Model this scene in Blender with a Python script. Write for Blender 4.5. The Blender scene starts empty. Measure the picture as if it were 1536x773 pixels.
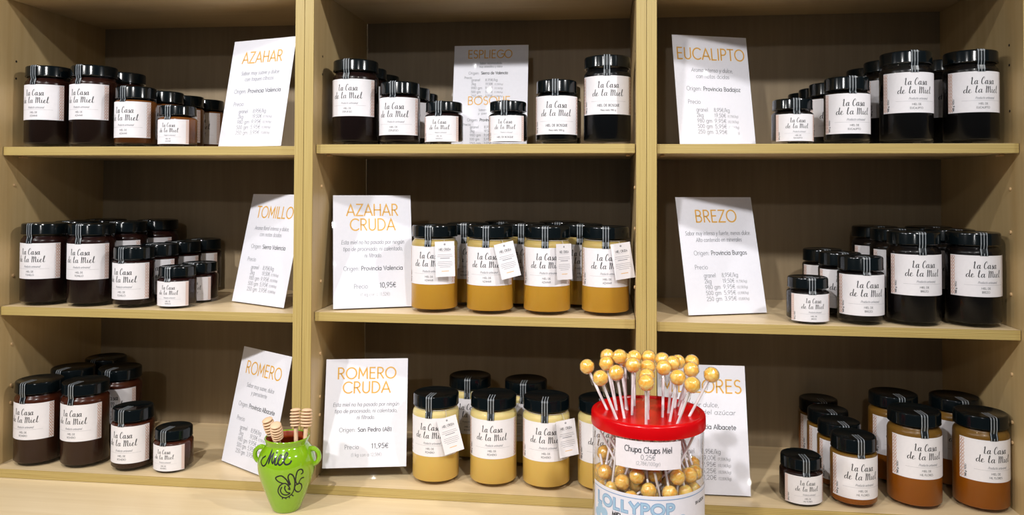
import bpy, math, random
from mathutils import Vector, Matrix
random.seed(7)
SC = bpy.context.scene
COL = SC.collection
PI = math.pi

# ------------------------------------------------------------------ camera
F_PX, CY, YAW, PITCH, ROLL = 1170.958, 256.33, 0.11869, 0.02011, 0.00397
cam_d = bpy.data.cameras.new('camera')
cam = bpy.data.objects.new('camera', cam_d)
COL.objects.link(cam)
cs, sn, cp, sp = math.cos(YAW), math.sin(YAW), math.cos(PITCH), math.sin(PITCH)
cr, sr = math.cos(ROLL), math.sin(ROLL)
right = Vector((cs, sn, 0)); fwd = Vector((-sn*cp, cs*cp, sp)); up = Vector((sn*sp, -cs*sp, cp))
r2 = right*cr + up*sr; u2 = up*cr - right*sr
M = Matrix((r2, u2, -fwd)).transposed().to_4x4()
M.translation = Vector((0.4993, -1.29174, 0.51001))
cam.matrix_world = M
cam_d.sensor_width = 36.0
cam_d.lens = F_PX/1536*36
cam_d.shift_y = -(386.5-CY)/1536
cam_d.clip_start = 0.02
SC.camera = cam

# ------------------------------------------------------------------ world, lamps, exposure
w = bpy.data.worlds.new('shop_ambient'); SC.world = w
w.use_nodes = True
w.node_tree.nodes['Background'].inputs[0].default_value = (0.76, 0.88, 1.0, 1)
w.node_tree.nodes['Background'].inputs[1].default_value = 0.10
SC.cycles.transparent_max_bounces = 40
SC.cycles.diffuse_bounces = 2
SC.view_settings.view_transform = 'Standard'
SC.view_settings.look = 'None'
SC.view_settings.exposure = 0.0
SC.view_settings.gamma = 1.0
SC.view_settings.use_curve_mapping = False

def ceiling_spot(x, y, z, tx, ty, tz, power, radius=0.035, color=(1, .985, .96), angle=75):
    d = bpy.data.lights.new('ceiling_spot', 'SPOT')
    d.energy = power; d.shadow_soft_size = radius; d.color = color
    d.spot_size = math.radians(angle); d.spot_blend = 1.0
    o = bpy.data.objects.new('ceiling_spot', d); COL.objects.link(o)
    o.location = (x, y, z)
    o.rotation_euler = (Vector((tx, ty, tz))-Vector((x, y, z))).to_track_quat('-Z', 'Y').to_euler()
    return o
LH = 1.52        # height of the track lamps above the bottom shelf
ceiling_spot(-0.95, -1.38, LH, -0.20, 0.05, 0.00, 78, angle=80)
ceiling_spot(0.00, -1.38, LH, 0.10, 0.05, 0.00, 74, angle=82)
ceiling_spot(0.95, -1.45, LH, 0.85, 0.05, 0.02, 54, angle=72)  # extra lamp added to brighten the right bay
ceiling_spot(-1.05, -0.74, LH, 0.60, 0.05, 0.10, 20, angle=84)
ceiling_spot(1.60, -0.74, LH, -0.35, 0.05, 0.20, 52, angle=84)
ceiling_spot(0.20, -3.10, LH, 0.15, 0.05, 0.30, 26, angle=60)

# ------------------------------------------------------------------ materials
def new_mat(name):
    m = bpy.data.materials.new(name); m.use_nodes = True
    nt = m.node_tree
    return m, nt, nt.nodes['Principled BSDF']
def srgb(r, g, b):
    f = lambda c: (c/255/12.92) if c/255 <= .04045 else ((c/255+.055)/1.055)**2.4
    return (f(r), f(g), f(b), 1)
def plain(name, rgb, rough=0.5, coat=0.0, spec=0.5, bump=0, bscale=200, coat_rough=.05):
    m, nt, b = new_mat(name)
    n = nt.nodes.new('ShaderNodeTexNoise'); n.inputs['Scale'].default_value = bscale; n.inputs['Detail'].default_value = 3
    tc = nt.nodes.new('ShaderNodeTexCoord'); nt.links.new(tc.outputs['Object'], n.inputs['Vector'])
    mx = nt.nodes.new('ShaderNodeMix'); mx.data_type = 'RGBA'
    c = Vector(rgb[:3])
    mx.inputs[6].default_value = (*(c*.96), 1); mx.inputs[7].default_value = (*(c*1.04), 1)
    nt.links.new(n.outputs['Fac'], mx.inputs[0]); nt.links.new(mx.outputs[2], b.inputs['Base Color'])
    b.inputs['Roughness'].default_value = rough
    b.inputs['Coat Weight'].default_value = coat; b.inputs['Coat Roughness'].default_value = coat_rough
    b.inputs['Specular IOR Level'].default_value = spec
    if bump:
        bp = nt.nodes.new('ShaderNodeBump'); bp.inputs['Strength'].default_value = bump; bp.inputs['Distance'].default_value = .001
        nt.links.new(n.outputs['Fac'], bp.inputs['Height']); nt.links.new(bp.outputs[0], b.inputs['Normal'])
    return m
def wood(name, c1, c2, axis, rough=0.42):
    """pale wood: fine streaks stretched along one axis"""
    m, nt, b = new_mat(name)
    tc = nt.nodes.new('ShaderNodeTexCoord')
    mp = nt.nodes.new('ShaderNodeMapping'); nt.links.new(tc.outputs['Object'], mp.inputs[0])
    mp.inputs['Scale'].default_value = {'x': (3, 60, 60), 'z': (60, 60, 3), 'y': (60, 3, 60)}[axis]
    n = nt.nodes.new('ShaderNodeTexNoise'); n.inputs['Scale'].default_value = 1.6; n.inputs['Detail'].default_value = 7; n.inputs['Roughness'].default_value = .62
    nt.links.new(mp.outputs[0], n.inputs['Vector'])
    n2 = nt.nodes.new('ShaderNodeTexNoise'); n2.inputs['Scale'].default_value = .22; n2.inputs['Detail'].default_value = 3; n2.inputs['Distortion'].default_value = 1.2
    nt.links.new(mp.outputs[0], n2.inputs['Vector'])
    ad = nt.nodes.new('ShaderNodeMath'); ad.operation = 'ADD'
    nt.links.new(n.outputs['Fac'], ad.inputs[0]); nt.links.new(n2.outputs['Fac'], ad.inputs[1])
    rp = nt.nodes.new('ShaderNodeValToRGB')
    rp.color_ramp.elements[0].position = .72; rp.color_ramp.elements[0].color = c1
    rp.color_ramp.elements[1].position = 1.28; rp.color_ramp.elements[1].color = c2
    hf = nt.nodes.new('ShaderNodeMath'); hf.operation = 'MULTIPLY'; hf.inputs[1].default_value = 1.0
    nt.links.new(ad.outputs[0], hf.inputs[0])
    mr = nt.nodes.new('ShaderNodeMapRange'); mr.inputs[1].default_value = .6; mr.inputs[2].default_value = 1.4
    nt.links.new(hf.outputs[0], mr.inputs[0]); nt.links.new(mr.outputs[0], rp.inputs[0])
    rp.color_ramp.elements[0].position = .1; rp.color_ramp.elements[1].position = .9
    nt.links.new(rp.outputs[0], b.inputs['Base Color'])
    b.inputs['Roughness'].default_value = rough
    return m
def stripes(name, axis, n, ca, cb):
    """layered edge banding: lines running along the board, varying across its thickness"""
    m, nt, b = new_mat(name)
    tc = nt.nodes.new('ShaderNodeTexCoord')
    sx = nt.nodes.new('ShaderNodeSeparateXYZ'); nt.links.new(tc.outputs['Generated'], sx.inputs[0])
    ml = nt.nodes.new('ShaderNodeMath'); ml.operation = 'MULTIPLY'; ml.inputs[1].default_value = n*2*PI
    nt.links.new(sx.outputs[axis], ml.inputs[0])
    si = nt.nodes.new('ShaderNodeMath'); si.operation = 'SINE'; nt.links.new(ml.outputs[0], si.inputs[0])
    nz = nt.nodes.new('ShaderNodeTexNoise'); nz.inputs['Scale'].default_value = 1
    mp = nt.nodes.new('ShaderNodeMapping'); nt.links.new(tc.outputs['Object'], mp.inputs[0])
    mp.inputs['Scale'].default_value = (900, 900, 6) if axis == 0 else (6, 900, 900)
    nt.links.new(mp.outputs[0], nz.inputs['Vector'])
    ad = nt.nodes.new('ShaderNodeMath'); ad.operation = 'MULTIPLY_ADD'; ad.inputs[1].default_value = .28; ad.inputs[2].default_value = .0
    nt.links.new(si.outputs[0], ad.inputs[0])
    a2 = nt.nodes.new('ShaderNodeMath'); nt.links.new(ad.outputs[0], a2.inputs[0]); nt.links.new(nz.outputs['Fac'], a2.inputs[1])
    rp = nt.nodes.new('ShaderNodeValToRGB')
    rp.color_ramp.elements[0].position = .12; rp.color_ramp.elements[0].color = ca
    rp.color_ramp.elements[1].position = .7; rp.color_ramp.elements[1].color = cb
    nt.links.new(a2.outputs[0], rp.inputs[0]); nt.links.new(rp.outputs[0], b.inputs['Base Color'])
    b.inputs['Roughness'].default_value = .4
    return m
def clear(name, tint=(1, 1, 1), ior=1.45, rough=.02, gain=1.0):
    """thin clear glass or acrylic: see-through with a mirror-like sheen"""
    m, nt, b = new_mat(name); nt.nodes.remove(b)
    out = nt.nodes['Material Output']
    t = nt.nodes.new('ShaderNodeBsdfTransparent'); t.inputs[0].default_value = (*tint, 1)
    g = nt.nodes.new('ShaderNodeBsdfGlossy'); g.inputs['Roughness'].default_value = rough
    f = nt.nodes.new('ShaderNodeFresnel'); f.inputs[0].default_value = ior
    ge = nt.nodes.new('ShaderNodeNewGeometry')       # the same sheen from both sides of a sheet
    mi = nt.nodes.new('ShaderNodeMix'); mi.data_type = 'FLOAT'
    mi.inputs[2].default_value = ior; mi.inputs[3].default_value = 1/ior
    nt.links.new(ge.outputs['Backfacing'], mi.inputs[0]); nt.links.new(mi.outputs[0], f.inputs[0])
    mg = nt.nodes.new('ShaderNodeMath'); mg.operation = 'MULTIPLY'; mg.inputs[1].default_value = gain; mg.use_clamp = True
    nt.links.new(f.outputs[0], mg.inputs[0])
    mx = nt.nodes.new('ShaderNodeMixShader')
    nt.links.new(mg.outputs[0], mx.inputs[0]); nt.links.new(t.outputs[0], mx.inputs[1]); nt.links.new(g.outputs[0], mx.inputs[2])
    nt.links.new(mx.outputs[0], out.inputs[0])
    return m
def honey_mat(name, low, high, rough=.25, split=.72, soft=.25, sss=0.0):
    """low/high: colour of the honey in the body and towards the top"""
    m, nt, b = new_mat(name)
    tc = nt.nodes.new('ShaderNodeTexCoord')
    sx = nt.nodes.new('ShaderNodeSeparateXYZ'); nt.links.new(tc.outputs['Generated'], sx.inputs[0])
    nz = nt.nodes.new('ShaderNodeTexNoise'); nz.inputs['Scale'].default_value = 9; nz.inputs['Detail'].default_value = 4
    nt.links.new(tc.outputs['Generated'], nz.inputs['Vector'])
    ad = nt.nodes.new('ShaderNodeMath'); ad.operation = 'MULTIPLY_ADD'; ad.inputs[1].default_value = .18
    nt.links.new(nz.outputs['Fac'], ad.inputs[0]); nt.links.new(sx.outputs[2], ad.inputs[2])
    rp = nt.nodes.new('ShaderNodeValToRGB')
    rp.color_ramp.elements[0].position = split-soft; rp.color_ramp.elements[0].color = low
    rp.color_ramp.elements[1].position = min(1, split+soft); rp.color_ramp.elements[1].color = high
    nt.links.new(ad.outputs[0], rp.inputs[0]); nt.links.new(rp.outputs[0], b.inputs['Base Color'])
    b.inputs['Roughness'].default_value = rough
    b.inputs['Specular IOR Level'].default_value = .2
    if sss:
        b.inputs['Subsurface Weight'].default_value = sss
        b.inputs['Subsurface Radius'].default_value = (1, .45, .15)
        b.inputs['Subsurface Scale'].default_value = .008
    return m

W1 = srgb(192, 162, 112); W2 = srgb(208, 182, 134)
MAT = {}
MAT['panel'] = wood('pale_wood_vertical', W1, W2, 'z')
MAT['board'] = wood('pale_wood_along', srgb(216, 188, 144), srgb(230, 206, 166), 'x')
MAT['back'] = wood('pale_wood_shaded_back', srgb(146, 126, 98), srgb(164, 144, 114), 'z', .5)  # same wood as the panels, with the shade inside the bays darkened into its colour
MAT['worktop'] = wood('pale_wood_worktop', srgb(220, 194, 152), srgb(234, 212, 174), 'x', .4)
MAT['edge_z'] = stripes('layered_edge_flat', 2, 6, srgb(158, 132, 72), srgb(200, 176, 112))
MAT['edge_x'] = stripes('layered_edge_upright', 0, 6, srgb(158, 132, 72), srgb(200, 176, 112))
MAT['pin'] = plain('beige_plastic', srgb(205, 170, 125), .4)
MAT['hole'] = plain('dark_hole', srgb(40, 28, 18), .8)
MAT['glass'] = clear('jar_glass', gain=.45)
MAT['acrylic'] = clear('clear_acrylic', (.995, .997, 1), 1.45, .05, .10)
MAT['film'] = clear('clear_film', (.99, .985, .98), 1.5, .14, 1.3)
MAT['tubwall'] = clear('clear_plastic', (.97, .97, .98), 1.45, .04, 1.2)
MAT['lid'] = plain('black_lid', (.002, .004, .005, 1), .14, 0, .4)
MAT['paper'] = plain('white_paper', srgb(236, 232, 236), .55)
MAT['card'] = plain('white_card', srgb(238, 236, 244), .6)
MAT['sticker'] = plain('cream_sticker', srgb(240, 232, 238), .5)
MAT['black'] = plain('black_ink', srgb(22, 22, 28), .5)
MAT['dark'] = plain('dark_ink', srgb(48, 50, 58), .5)
MAT['grey'] = plain('grey_ink', srgb(142, 142, 150), .6)
MAT['pale'] = plain('pale_grey_ink', srgb(176, 174, 180), .6)
MAT['orange'] = plain('orange_ink', srgb(232, 176, 76), .5)
MAT['salmon'] = plain('salmon_ink', srgb(205, 148, 112), .6)
MAT['seal'] = plain('black_seal_paper', (.006, .009, .012, 1), .35)
MAT['white'] = plain('white_ink', srgb(180, 186, 192), .5)
MAT['string'] = plain('nylon_string', srgb(190, 180, 165), .4)
def red_plastic():
    m, nt, b = new_mat('red_plastic')
    b.inputs['Base Color'].default_value = srgb(228, 8, 20); b.inputs['Roughness'].default_value = .22
    t = nt.nodes.new('ShaderNodeBsdfTranslucent'); t.inputs[0].default_value = srgb(255, 70, 60)
    mx = nt.nodes.new('ShaderNodeMixShader'); mx.inputs[0].default_value = .4
    nt.links.new(b.outputs[0], mx.inputs[1]); nt.links.new(t.outputs[0], mx.inputs[2]); nt.links.new(mx.outputs[0], nt.nodes['Material Output'].inputs[0])
    return m
MAT['red'] = red_plastic()
MAT['stick'] = plain('white_stick', srgb(246, 240, 244), .45)
MAT['green'] = plain('lime_glaze', srgb(132, 180, 22), .12, .8)
MAT['terracotta'] = plain('terracotta_glaze', srgb(170, 66, 22), .35, .3)
MAT['beech'] = plain('beech_wood', srgb(232, 196, 160), .55, bump=.2)
MAT['blue'] = plain('light_blue_print', srgb(160, 192, 220), .5)
MAT['bluegrey'] = plain('blue_outline_print', srgb(128, 160, 200), .5)
MAT['tublabel'] = plain('white_tub_label', srgb(226, 224, 236), .45)
def candy():
    m, nt, b = new_mat('amber_candy')
    tc = nt.nodes.new('ShaderNodeTexCoord'); n = nt.nodes.new('ShaderNodeTexNoise')
    n.inputs['Scale'].default_value = 90; n.inputs['Detail'].default_value = 2; n.inputs['Distortion'].default_value = 1.5
    nt.links.new(tc.outputs['Object'], n.inputs['Vector'])
    rp = nt.nodes.new('ShaderNodeValToRGB')
    rp.color_ramp.elements[0].position = .35; rp.color_ramp.elements[0].color = srgb(250, 178, 58)
    rp.color_ramp.elements[1].position = .7; rp.color_ramp.elements[1].color = srgb(255, 226, 140)
    nt.links.new(n.outputs['Fac'], rp.inputs[0]); nt.links.new(rp.outputs[0], b.inputs['Base Color'])
    b.inputs['Roughness'].default_value = .2
    b.inputs['Coat Weight'].default_value = .8; b.inputs['Coat Roughness'].default_value = .12
    b.inputs['Subsurface Weight'].default_value = .6; b.inputs['Subsurface Radius'].default_value = (1, .55, .15); b.inputs['Subsurface Scale'].default_value = .010
    return m
MAT['candy'] = candy()
HONEY = {
    'AZAHAR': honey_mat('amber_brown_honey', srgb(80, 44, 17), srgb(110, 64, 26)),
    'AZAHAR_L': honey_mat('dark_amber_honey', srgb(30, 19, 14), srgb(40, 18, 12)),
    'ESPLIEGO': honey_mat('near_black_honey', srgb(22, 13, 12), srgb(26, 13, 12)),
    'BOSQUE': honey_mat('black_honey', srgb(10, 11, 13), srgb(10, 12, 14)),
    'EUCALIPTO': honey_mat('black_brown_honey', srgb(12, 11, 11), srgb(16, 13, 11)),
    'TOMILLO': honey_mat('dark_red_honey', srgb(28, 15, 13), srgb(34, 14, 12)),
    'BREZO': honey_mat('blackish_honey', srgb(12, 10, 10), srgb(15, 11, 10)),
    'ROMERO': honey_mat('reddish_brown_honey', srgb(50, 29, 20), srgb(64, 28, 15)),
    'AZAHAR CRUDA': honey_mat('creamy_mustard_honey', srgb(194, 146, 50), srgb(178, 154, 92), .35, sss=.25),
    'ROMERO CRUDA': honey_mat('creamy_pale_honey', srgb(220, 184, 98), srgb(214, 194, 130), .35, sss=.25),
    'MIL FLORES': honey_mat('caramel_honey', srgb(144, 80, 14), srgb(112, 80, 30), .3, sss=.15),
    'MIL FLORES_S': honey_mat('dark_brown_honey', srgb(26, 15, 12), srgb(30, 16, 12)),
}

# ------------------------------------------------------------------ mesh helpers
class MB:
    def __init__(s): s.v = []; s.f = []; s.m = []
    def add(s, verts, faces, mi=0):
        k = len(s.v); s.v.extend(verts); s.f.extend([tuple(i+k for i in f) for f in faces]); s.m.extend([mi]*len(faces))
    def box(s, x0, x1, y0, y1, z0, z1, b=0.0, mi=0):
        if b <= 0:
            vs = [(x, y, z) for z in (z0, z1) for y in (y0, y1) for x in (x0, x1)]
            s.add(vs, [(0, 2, 3, 1), (4, 5, 7, 6), (0, 1, 5, 4), (2, 6, 7, 3), (0, 4, 6, 2), (1, 3, 7, 5)], mi); return
        import bmesh
        bm = bmesh.new(); bmesh.ops.create_cube(bm, size=1)
        for v in bm.verts:
            v.co = Vector(((x0+x1)/2+v.co.x*(x1-x0), (y0+y1)/2+v.co.y*(y1-y0), (z0+z1)/2+v.co.z*(z1-z0)))
        bmesh.ops.bevel(bm, geom=bm.edges[:], offset=b, segments=2, profile=.5, affect='EDGES')
        bm.verts.index_update()
        s.add([tuple(v.co) for v in bm.verts], [tuple(v.index for v in f.verts) for f in bm.faces], mi); bm.free()
    def lathe(s, prof, n=48, mi=0, close=True, cx=0, cy=0):
        """prof: (r, z) from bottom to top; outward faces when going bottom -> top"""
        rings = []
        vs = []; fs = []
        for r, z in prof:
            if r < 1e-7:
                rings.append([len(vs)]); vs.append((cx, cy, z))
            else:
                rings.append(list(range(len(vs), len(vs)+n)))
                vs.extend((cx+r*math.cos(2*PI*i/n), cy+r*math.sin(2*PI*i/n), z) for i in range(n))
        for a, b in zip(rings, rings[1:]):
            for i in range(n):
                j = (i+1) % n
                if len(a) == 1 and len(b) == 1: continue
                if len(a) == 1: fs.append((a[0], b[j], b[i]))
                elif len(b) == 1: fs.append((a[i], a[j], b[0]))
                else: fs.append((a[i], a[j], b[j], b[i]))
        s.add(vs, fs, mi)
    def tube(s, pts, r, n=8, mi=0, cap=True):
        pts = [Vector(p) for p in pts]; rs = r if isinstance(r, (list, tuple)) else [r]*len(pts)
        vs = []; fs = []
        t0 = (pts[1]-pts[0]).normalized()
        a = t0.orthogonal().normalized()
        for i, p in enumerate(pts):
            t = (pts[min(i+1, len(pts)-1)]-pts[max(i-1, 0)]).normalized()
            a = (a - t*a.dot(t)).normalized(); b = t.cross(a)
            for k in range(n):
                an = 2*PI*k/n
                vs.append(tuple(p+(a*math.cos(an)+b*math.sin(an))*rs[i]))
        for i in range(len(pts)-1):
            for k in range(n):
                j = (k+1) % n
                fs.append((i*n+k, i*n+j, (i+1)*n+j, (i+1)*n+k))
        if cap:
            fs.append(tuple(range(n-1, -1, -1))); fs.append(tuple((len(pts)-1)*n+k for k in range(n)))
        s.add(vs, fs, mi)
    def ribbon(s, pts, wid, fmap, mi=0, ext=.35):
        """flat brush stroke through 2-D points; fmap lifts (x, y) onto the surface"""
        P = [Vector((p[0], p[1])) for p in pts]
        Q = [P[0]]; Wd = wid if isinstance(wid, (list, tuple)) else [wid]*len(P)
        Wq = [Wd[0]]
        for p, ww in zip(P[1:], Wd[1:]):
            if (p-Q[-1]).length > 1e-9: Q.append(p); Wq.append(ww)
        if len(Q) < 2: return
        d0 = (Q[1]-Q[0]).normalized(); d1 = (Q[-1]-Q[-2]).normalized()
        closed = (Q[0]-Q[-1]).length < 1e-6
        if not closed:
            Q[0] = Q[0]-d0*Wq[0]*ext; Q[-1] = Q[-1]+d1*Wq[-1]*ext
        L = []; R = []
        for i, q in enumerate(Q):
            if closed: a = (Q[i]-Q[i-1 if i else -2]).normalized(); b = (Q[i+1 if i < len(Q)-1 else 1]-Q[i]).normalized()
            else:
                a = (Q[i]-Q[max(i-1, 0)]); b = (Q[min(i+1, len(Q)-1)]-Q[i])
                a = a.normalized() if a.length > 0 else b.normalized(); b = b.normalized() if b.length > 0 else a
            t = a+b
            t = t.normalized() if t.length > .2 else b
            nn = Vector((-t.y, t.x)); c = max(.55, abs(nn.dot(Vector((-a.y, a.x)))))
            h = Wq[i]/2/c
            L.append(q+nn*h); R.append(q-nn*h)
        vs = [fmap(v.x, v.y) for v in L]+[fmap(v.x, v.y) for v in R]
        n = len(Q)
        s.add(vs, [(i, n+i, n+i+1, i+1) for i in range(n-1)], mi)
    def mesh(s, name, mats, smooth=None):
        me = bpy.data.meshes.new(name)
        me.from_pydata([tuple(v) for v in s.v], [], s.f)
        for m in mats: me.materials.append(m)
        if len(mats) > 1: me.polygons.foreach_set('material_index', s.m)
        if smooth is not None:
            me.polygons.foreach_set('use_smooth', [True]*len(me.polygons))
            me.set_sharp_from_angle(angle=math.radians(smooth))
        me.update()
        return me

def obj(name, me, parent=None, loc=(0, 0, 0), rot=(0, 0, 0)):
    o = bpy.data.objects.new(name, me); COL.objects.link(o)
    o.location = loc; o.rotation_euler = rot
    if parent: o.parent = parent
    return o
def tag(o, label=None, cat=None, group=None, kind=None):
    if label: o['label'] = label
    if cat: o['category'] = cat
    if group: o['group'] = group
    if kind: o['kind'] = kind
    return o
def thing(name, label, cat, loc=(0, 0, 0), rotz=0, group=None):
    o = obj(name, None, None, loc, (0, 0, rotz)); o.empty_display_size = .02
    return tag(o, label, cat, group)

# ------------------------------------------------------------------ stroke lettering
def A(cx, cy, rx, ry, a0, a1, n=14):
    return [(cx+rx*math.cos(math.radians(a0+(a1-a0)*i/n)), cy+ry*math.sin(math.radians(a0+(a1-a0)*i/n))) for i in range(n+1)]
X = .66
def bowl(cx=.31): return A(cx, X/2, .29, X/2, 0, 360, 20)
G = {
 ' ': (.34, []),
 'A': (.80, [[(.02, 0), (.40, 1), (.78, 0)], [(.15, .3), (.65, .3)]]),
 'B': (.66, [[(.08, 0), (.08, 1), (.30, 1)]+A(.30, .76, .24, .24, 90, -90)+[(.08, .52)], [(.30, .52)]+A(.32, .26, .27, .26, 90, -90)+[(.08, 0)]]),
 'C': (.86, [A(.52, .5, .46, .5, 48, 312, 22)]),
 'D': (.80, [[(.08, 0), (.08, 1), (.28, 1)]+A(.28, .5, .46, .5, 90, -90, 18)+[(.08, 0)]]),
 'E': (.60, [[(.52, 1), (.08, 1), (.08, 0), (.52, 0)], [(.08, .52), (.48, .52)]]),
 'F': (.56, [[(.50, 1), (.08, 1), (.08, 0)], [(.08, .52), (.44, .52)]]),
 'G': (.92, [A(.52, .5, .46, .5, 48, 360, 24)+[(.60, .5)]]),
 'H': (.76, [[(.08, 0), (.08, 1)], [(.68, 0), (.68, 1)], [(.08, .5), (.68, .5)]]),
 'I': (.20, [[(.10, 0), (.10, 1)]]),
 'L': (.54, [[(.08, 1), (.08, 0), (.50, 0)]]),
 'M': (.92, [[(.08, 0), (.12, 1), (.46, .25), (.80, 1), (.84, 0)]]),
 'N': (.80, [[(.08, 0), (.08, 1), (.72, 0), (.72, 1)]]),
 'O': (1.0, [A(.5, .5, .46, .5, 0, 360, 28)]),
 'P': (.62, [[(.08, 0), (.08, 1), (.30, 1)]+A(.30, .73, .27, .27, 90, -90)+[(.08, .46)]]),
 'Q': (1.0, [A(.5, .5, .46, .5, 0, 360, 28), [(.62, .24), (.94, -.06)]]),
 'R': (.66, [[(.08, 0), (.08, 1), (.30, 1)]+A(.30, .74, .26, .26, 90, -90)+[(.08, .48)], [(.30, .48), (.60, 0)]]),
 'S': (.60, [A(.30, .76, .23, .24, 40, 270, 14)+A(.30, .26, .25, .26, 90, -140, 14)]),
 'T': (.62, [[(.02, 1), (.60, 1)], [(.31, 1), (.31, 0)]]),
 'U': (.74, [[(.08, 1), (.08, .32)]+A(.37, .31, .29, .31, 180, 360, 16)+[(.66, 1)]]),
 'V': (.74, [[(.02, 1), (.37, 0), (.72, 1)]]),
 'Y': (.70, [[(.02, 1), (.35, .48), (.68, 1)], [(.35, .48), (.35, 0)]]),
 'Z': (.70, [[(.06, 1), (.64, 1), (.04, 0), (.66, 0)]]),
 'a': (.70, [bowl(), [(.60, X), (.60, 0)]]),
 'b': (.70, [bowl(.37), [(.08, 1.05), (.08, 0)]]),
 'c': (.58, [A(.34, X/2, .29, X/2, 50, 310, 16)]),
 'd': (.70, [bowl(), [(.60, 1.05), (.60, 0)]]),
 'e': (.66, [[(.06, .34), (.60, .34)]+A(.33, X/2, .28, X/2, 4, 310, 18)]),
 'f': (.38, [[(.34, 1.0), (.24, 1.05), (.16, .95), (.16, 0)], [(.02, X), (.32, X)]]),
 'g': (.70, [bowl(), [(.60, X), (.60, -.1)]+A(.33, -.1, .27, .22, 0, -150, 10)]),
 'h': (.64, [[(.08, 1.05), (.08, 0)], [(.08, .4)]+A(.32, .40, .24, .26, 170, 0, 10)+[(.56, 0)]]),
 'i': (.18, [[(.09, X), (.09, 0)], [(.09, .86), (.09, .92)]]),
 'j': (.2, [[(.1, X), (.1, -.15), (0, -.28)], [(.1, .86), (.1, .92)]]),
 'k': (.54, [[(.08, 1.05), (.08, 0)], [(.48, X), (.08, .28)], [(.22, .38), (.50, 0)]]),
 'l': (.18, [[(.09, 1.05), (.09, 0)]]),
 'm': (.98, [[(.08, X), (.08, 0)], [(.08, .4)]+A(.28, .42, .20, .24, 170, 0, 10)+[(.48, 0)], [(.48, .4)]+A(.69, .42, .20, .24, 170, 0, 10)+[(.89, 0)]]),
 'n': (.64, [[(.08, X), (.08, 0)], [(.08, .4)]+A(.32, .40, .24, .26, 170, 0, 10)+[(.56, 0)]]),
 'o': (.66, [bowl(.33)]),
 'p': (.70, [bowl(.37), [(.08, X), (.08, -.32)]]),
 'q': (.70, [bowl(), [(.60, X), (.60, -.32)]]),
 'r': (.40, [[(.08, X), (.08, 0)], [(.08, .38)]+A(.30, .40, .22, .25, 165, 70, 6)]),
 's': (.46, [A(.23, .49, .16, .17, 40, 270, 10)+A(.23, .16, .18, .16, 90, -140, 10)]),
 't': (.38, [[(.18, .95), (.18, .1), (.24, 0), (.34, .02)], [(.02, X), (.34, X)]]),
 'u': (.64, [[(.08, X), (.08, .26)]+A(.32, .26, .24, .26, 180, 360, 10)+[(.56, X)], [(.56, .3), (.56, 0)]]),
 'v': (.54, [[(.02, X), (.27, 0), (.52, X)]]),
 'x': (.52, [[(.03, 0), (.49, X)], [(.03, X), (.49, 0)]]),
 'y': (.56, [[(.02, X), (.28, .02)], [(.54, X), (.18, -.3), (.06, -.3)]]),
 'z': (.54, [[(.05, X), (.48, X), (.04, 0), (.50, 0)]]),
 '0': (.66, [A(.33, .5, .27, .5, 0, 360, 20)]),
 '1': (.44, [[(.10, .78), (.28, 1), (.28, 0)]]),
 '2': (.62, [A(.30, .72, .24, .28, 165, -30, 12)+[(.06, 0), (.58, 0)]]),
 '3': (.60, [A(.28, .76, .22, .24, 150, -90, 12), A(.28, .26, .25, .26, 90, -150, 12)]),
 '4': (.64, [[(.46, 0), (.46, 1), (.04, .28), (.62, .28)]]),
 '5': (.60, [[(.52, 1), (.14, 1), (.10, .56)]+A(.28, .32, .26, .32, 115, -145, 14)]),
 '6': (.64, [[(.46, 1), (.10, .46)]+A(.32, .3, .26, .3, 150, 510, 20)]),
 '7': (.56, [[(.04, 1), (.54, 1), (.18, 0)]]),
 '8': (.62, [A(.31, .76, .21, .24, -90, 270, 16), A(.31, .26, .26, .26, 90, 450, 18)]),
 '9': (.64, [[(.18, 0), (.54, .54)]+A(.32, .7, .26, .3, -30, 330, 20)]),
 '.': (.20, [[(.10, .0), (.10, .04)]]), ',': (.20, [[(.12, .05), (.06, -.14)]]), ':': (.22, [[(.1, .05), (.1, .1)], [(.1, .52), (.1, .57)]]),
 '(': (.30, [A(.40, .42, .30, .66, 130, 230, 8)]), ')': (.30, [A(-.10, .42, .30, .66, 50, -50, 8)]),
 '/': (.46, [[(.04, -.08), (.42, 1.06)]]), '-': (.46, [[(.08, .36), (.38, .36)]]),
 '€': (.74, [A(.44, .5, .32, .5, 50, 310, 16), [(.02, .60), (.58, .60)], [(.02, .42), (.54, .42)]]),
}
for base, acc in (('a', 'á'), ('i', 'í'), ('u', 'ú'), ('e', 'é')):
    adv, st = G[base]
    G[acc] = (adv, [q for q in st if not (base == 'i' and q[0][1] > .8)]+[[(adv/2-.02, .80), (adv/2+.12, .98)]])
G['Ú'] = (G['U'][0], G['U'][1]+[[(.34, 1.1), (.48, 1.28)]])
def dens(pts, mx):
    out = [pts[0]]
    for a, b in zip(pts, pts[1:]):
        d = math.dist(a, b); n = max(1, int(d/mx+.999))
        for i in range(1, n+1): out.append((a[0]+(b[0]-a[0])*i/n, a[1]+(b[1]-a[1])*i/n))
    return out
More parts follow.
